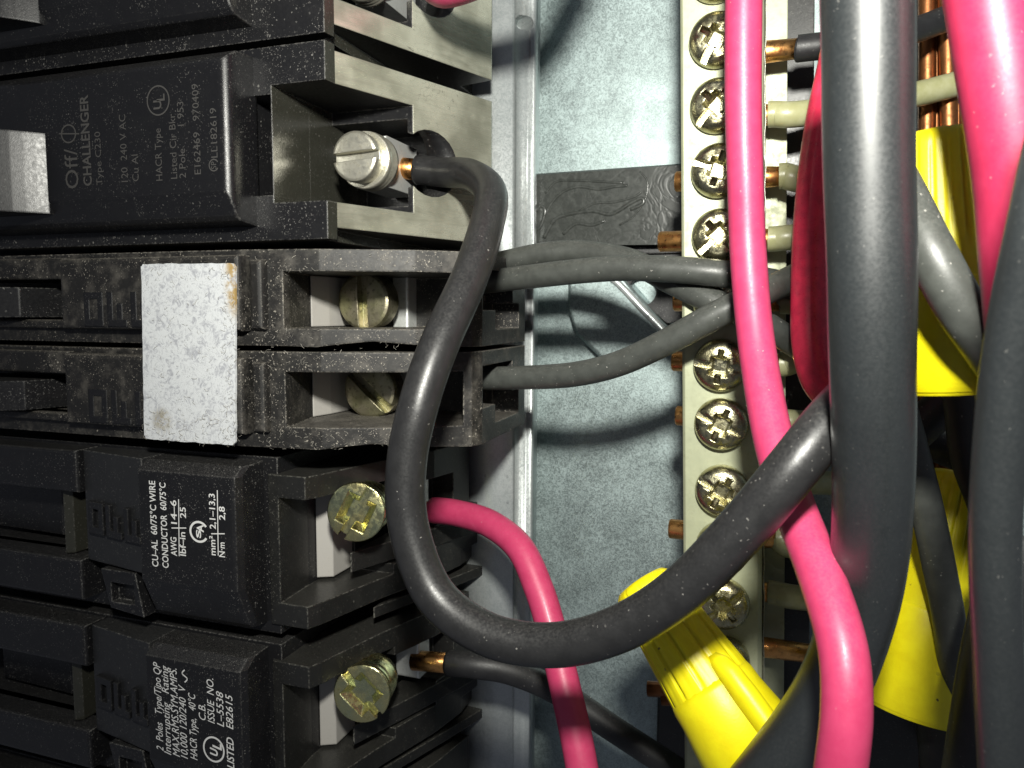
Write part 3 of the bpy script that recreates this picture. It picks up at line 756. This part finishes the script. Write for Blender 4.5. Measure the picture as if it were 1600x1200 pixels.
# wires of the twin breaker
wire('black_wire', [(735, 443, -2.3), (765, 440, -2.2), (830, 432, -2.05), (900, 424, -1.92), (970, 419, -1.82), (1050, 421, -1.72), (1130, 428, -1.70), (1190, 438, -2.0), (1240, 448, -2.35), (1320, 466, -2.5)], .305, 'insul_grey', 'upper grey-black wire bowing across from the twin breaker', 'wire', G1)
wire('black_wire', [(735, 422, -2.55), (790, 409, -2.5), (850, 397, -2.45), (910, 394, -2.4), (985, 408, -2.25), (1055, 443, -2.0), (1130, 478, -1.80), (1190, 504, -1.95), (1250, 542, -2.2), (1320, 580, -2.3)], .305, 'insul_grey', 'grey-black wire that dips under the upper one and slants down', 'wire', G1)
wire('black_wire', [(740, 592, -2.2), (770, 591, -2.15), (850, 589, -2.0), (910, 583, -1.85), (970, 567, -1.68), (1040, 535, -1.5), (1110, 497, -1.38), (1175, 465, -1.45), (1235, 437, -1.95), (1320, 395, -2.3)], .305, 'insul_grey', 'grey-black wire from the lower half of the twin breaker rising to the right', 'wire', G1)
# large cables at the right
wire('power_cable', [(1352, -160, 1.75), (1354, 0, 1.72), (1356, 150, 1.70), (1358, 300, 1.66), (1361, 450, 1.60), (1363, 600, 1.45), (1364, 740, 1.2), (1358, 860, .95), (1340, 960, .75), (1306, 1060, .62), (1252, 1150, .55), (1170, 1250, .5)], .55, 'insul_cable',
     'thickest grey-black cable running straight down the right of the picture', 'cable', per=14)
wire('power_cable', [(1690, 60, 2.9), (1655, 200, 2.75), (1624, 340, 2.75), (1592, 480, 2.6), (1570, 620, 2.45), (1557, 780, 2.3), (1555, 920, 2.2), (1560, 1060, 2.1), (1568, 1240, 2.0)], .265, 'insul_cable', 'grey-black cable curving down along the right edge', 'cable', per=14)
wire('black_wire', [(1350, 190, .6), (1412, 305, 1.05), (1455, 395, 1.32), (1502, 483, 1.35), (1545, 546, 1.25), (1600, 630, .95)], .305, 'insul_grey', 'grey-black wire slanting across the upper yellow wire nut', 'wire', G1)
wire('black_wire', [(1388, 500, -.9), (1404, 620, -.9), (1424, 700, -.9), (1447, 790, -.95), (1466, 880, -1.0), (1484, 980, -1.1), (1496, 1100, -1.3)], .30, 'insul_grey', 'grey-black wire between the thick cable and the lower right wire nut', 'wire', G1)
wire('black_wire', [(700, 1036, -2.35), (745, 1040, -2.35), (800, 1050, -2.5), (870, 1080, -2.75), (960, 1140, -2.85), (1060, 1205, -2.9), (1160, 1270, -2.9)], .36, 'insul_dark', 'black wire with a bright copper end slanting down below the loop', 'wire', G1, copper0=.55, cr=.78)
wire('black_wire', [(1588, 840, .2), (1560, 960, .4), (1536, 1080, .5), (1512, 1240, .6)], .40, 'insul_dark', 'dark wire behind the lower end of the right edge cable', 'wire', G1)
wire('black_wire', [(1380, 720, -2.0), (1440, 665, -2.0), (1500, 610, -2.0), (1560, 560, -2.1)], .40, 'insul_dark', 'black wire in deep shade under the upper wire nut rising to the right', 'wire', G1)
wire('black_wire', [(1400, 660, -2.6), (1450, 690, -2.6), (1510, 715, -2.5), (1590, 745, -2.5)], .38, 'insul_dark', 'black wire in deep shade under the upper wire nut falling to the right', 'wire', G1)
wire('black_wire', [(1498, 560, -1.3), (1505, 640, -1.3), (1516, 720, -1.3), (1545, 800, -1.2), (1570, 900, -1.2)], .34, 'insul_dark', 'black wire standing upright in the dark gap left of the edge cable', 'wire', G1)
wire('black_wire', [(1400, 870, -2.2), (1440, 980, -2.0), (1480, 1100, -1.8), (1500, 1240, -1.6)], .7, 'insul_dark', 'black wire in the dark lower right corner behind the red wire', 'wire', G1)

# neutral conductors through the bar: left stub, copper, white sleeve
neutral = [  # screw y index, stub px length at the left, sleeve start px, end points, brightness
    (1, None, 1246, [(1330, 66), (1420, 50), (1500, 20), (1600, -20)], 'insul_dark', 'white wire on the top screw of the bar, shade painted into its sleeve'),  # white sleeve in a dark material, its shade put into the colour
    (2, None, 1200, [(1250, 178), (1360, 162), (1480, 135), (1640, 85), (1800, 40)], 'white_ins', 'white wire under the second visible bar screw, its sleeve touching the bar'),
    (3, 1047, 1217, [(1250, 280), (1330, 285), (1430, 300), (1520, 310)], 'white_ins', 'white wire with a bare copper neck level with the black insulator top'),
    (4, 1024, 1200, [(1250, 370), (1330, 368), (1420, 366), (1520, 360)], 'white_ins', 'white wire level with the long copper stub beside the insulator'),
    (5, 1049, 1217, [(1300, 478), (1385, 480)], 'white_ins', 'white wire hidden behind the crossing grey wires'),
    (6, 1049, 1217, [(1250, 562), (1300, 560), (1385, 556)], 'white_ins', 'white wire just below the crossing grey wires'),
    (7, 1057, 1200, [(1250, 660), (1300, 660), (1385, 660)], 'white_ins', 'white wire behind the bend of the red wire'),
    (8, None, 1200, [(1250, 753), (1300, 755), (1385, 760)], 'white_ins', 'white wire behind the loop where it meets the red wire'),
    (9, 1051, 1212, [(1230, 852), (1300, 860), (1400, 880)], 'white_ins', 'white wire with copper neck below the loop'),
    (10, None, 1199, [(1250, 934), (1320, 936), (1420, 940)], 'white_ins', 'dim white wire level with the lowest fully seen bar screw'),
    (11, 1012, 1275, [(1290, 1022), (1400, 1026)], 'white_ins', 'wire with long bare copper next to the lower yellow wire nut'),
]
for si, stub, sl, ends, mat, lab in neutral:
    y = sy[si]; p = nb(y, .46, -2.52)
    root = thing('neutral_wire', p, lab, 'wire', G3)
    st = PX(stub, 600, -2.52).x if stub else p.x - .8
    st_y = p.y
    mid = PX(sl, ends[0][1] if si != 1 else 75, -2.52); mid.y = p.y
    m = MB(); m.tube([Vector((st, st_y, -2.52)), Vector((st+.02, st_y, -2.52)), Vector((p.x, p.y, -2.52)), mid + Vector((.12, 0, 0))], [.105, .125, .125, .11], 14, wob=.05)
    build('copper_core', m, 'copper', root)
    pts = [mid, mid + Vector((.08, 0, 0))] + [PX(a_, b_, -2.55 - .5*i) for i, (a_, b_) in enumerate(ends)]
    m = MB(); m.tube(spline(pts, 8), .150, 18, wob=.02); build('insulation', m, mat, root)
# stray copper ends low at the left of the bar
for k_, (x0, y0, x1, y1, L) in enumerate([(1012, 1076, 1110, 1082, 'short dark copper stub beside the lower wire nut'), (1034, 1090, 1120, 1094, 'copper stub just under the other stub at the lower wire nut')]):
    m = MB(); m.tube([PX(x0, y0, -2.6), PX((x0+x1)/2, (y0+y1)/2, -2.6), PX(x1, y1, -2.6)], .10, 12)
    o = build('bare_copper_end', m, 'copper_old'); tag(o, L, 'copper wire')
# bundle of bare copper ground wires deep at the right
for i, (dx, zz) in enumerate([(0, -3.9), (17, -4.05), (36, -3.8), (52, -4.0), (66, -3.95)]):
    pts = [PX(1446 + dx + 3*math.sin(i*2.1 + q), -200 + 175*q, zz) for q in range(9)]
    m = MB(); m.tube(spline(pts, 5), .105 + .01*(i % 2), 12)
    o = build('bare_copper_wire', m, 'copper_old')
    tag(o, 'bare brown copper ground wire in the dim bundle, %s' % ['leftmost strand', 'second strand from left', 'middle strand', 'second strand from right', 'rightmost strand'][i], 'copper wire', 'bare copper ground wires')

# ------------------------------------------------------------------ yellow wire nuts
def wire_nut(tip, end, r0, r1, label, wing_ang=(0.,), ridges=22, ridge_to=.55, flare=1.0, wing=.36, dome=True):
    tip, end = Vector(tip), Vector(end); ax = end - tip; L = ax.length; ax.normalize()
    root = thing('wire_nut', tip, label, 'wire nut', 'yellow wire nuts')
    prof = [(.0, .001), (.0, r0*.55), (L*.008, r0*.82), (L*.03, r0*.95), (L*.06, r0)]
    N = 26
    for i in range(1, N + 1):
        q = i/N; prof.append((L*(.06 + .94*q), (r0 + (r1-r0)*(q**1.1)) * (1 + (flare-1)*max(0, q-.8)*5)))
    prof += [(L*.999, r1*flare*.86), (L*.7, r1*.75)]
    def rf(h, a):
        q = h/L
        if q < .02 or q > ridge_to: return 1.
        s_ = math.cos(a*ridges/1.0); fade = min(1, (q-.02)*14, (ridge_to-q)*12)
        return 1 - .12*max(0, fade)*(max(0., s_)**14)
    mb = MB(); mb.lathe(prof, tip, ax, 132, rf)
    build('shell', mb, 'yellow', root)
    # collar step and wings
    m = MB(); c0, c1 = L*.56, L*.60; rm = r0 + (r1-r0)*.56
    m.lathe([(c0 - .01, rm*.97), (c0 + .06, rm*1.008), (c1 + .10, rm*1.015), (L*.985, r1*flare*1.03), (L*.99, r1*flare*.97)], tip, ax, 64)
    build('skirt', m, 'yellow', root)
    u = ax.cross(Vector((0, 1, 0))).normalized(); w = ax.cross(u)
    for wa in wing_ang:
        m = MB(); rd = u*math.cos(wa) + w*math.sin(wa); td = ax.cross(rd); lp = []
        for q, hgt, th in ((.46, .02, .05), (.50, .16, .09), (.56, .24, .11), (.68, .24, .12), (.80, .22, .12), (.92, .20, .12), (.97, .12, .10)):
            rr_ = (r0 + (r1-r0)*q); b_ = tip + ax*(L*q) + rd*(rr_*.80)
            sec_ = []
            for a_ in range(10):
                an = 2*math.pi*a_/10
                sec_.append(b_ + rd*((rr_*.2 + hgt*wing*2)*(.5 + .5*math.cos(an))) + td*(th*math.sin(an)))
            lp.append(sec_)
        m.loft(lp, True); build('wing', m, 'yellow', root)
    return root
wire_nut(PX(1000, 908, -.75), PX(1205, 1215, -.1), .345, .54, 'yellow wire nut lying across the bottom of the terminal bar under the loop', (math.radians(-65),), 24, .58)
wire_nut(PX(1466, 204, .55), PX(1478, 606, .5), .31, .485, 'yellow wire nut standing between the thick cable and the upper right red wire', (), 20, .45)
wire_nut(PX(1500, 738, -2.0), PX(1424, 1108, -1.5), .36, .50, 'yellow wire nut with a flared skirt at the lower right', (math.radians(80),), 20, .4, 1.05)

bpy.context.view_layer.update()
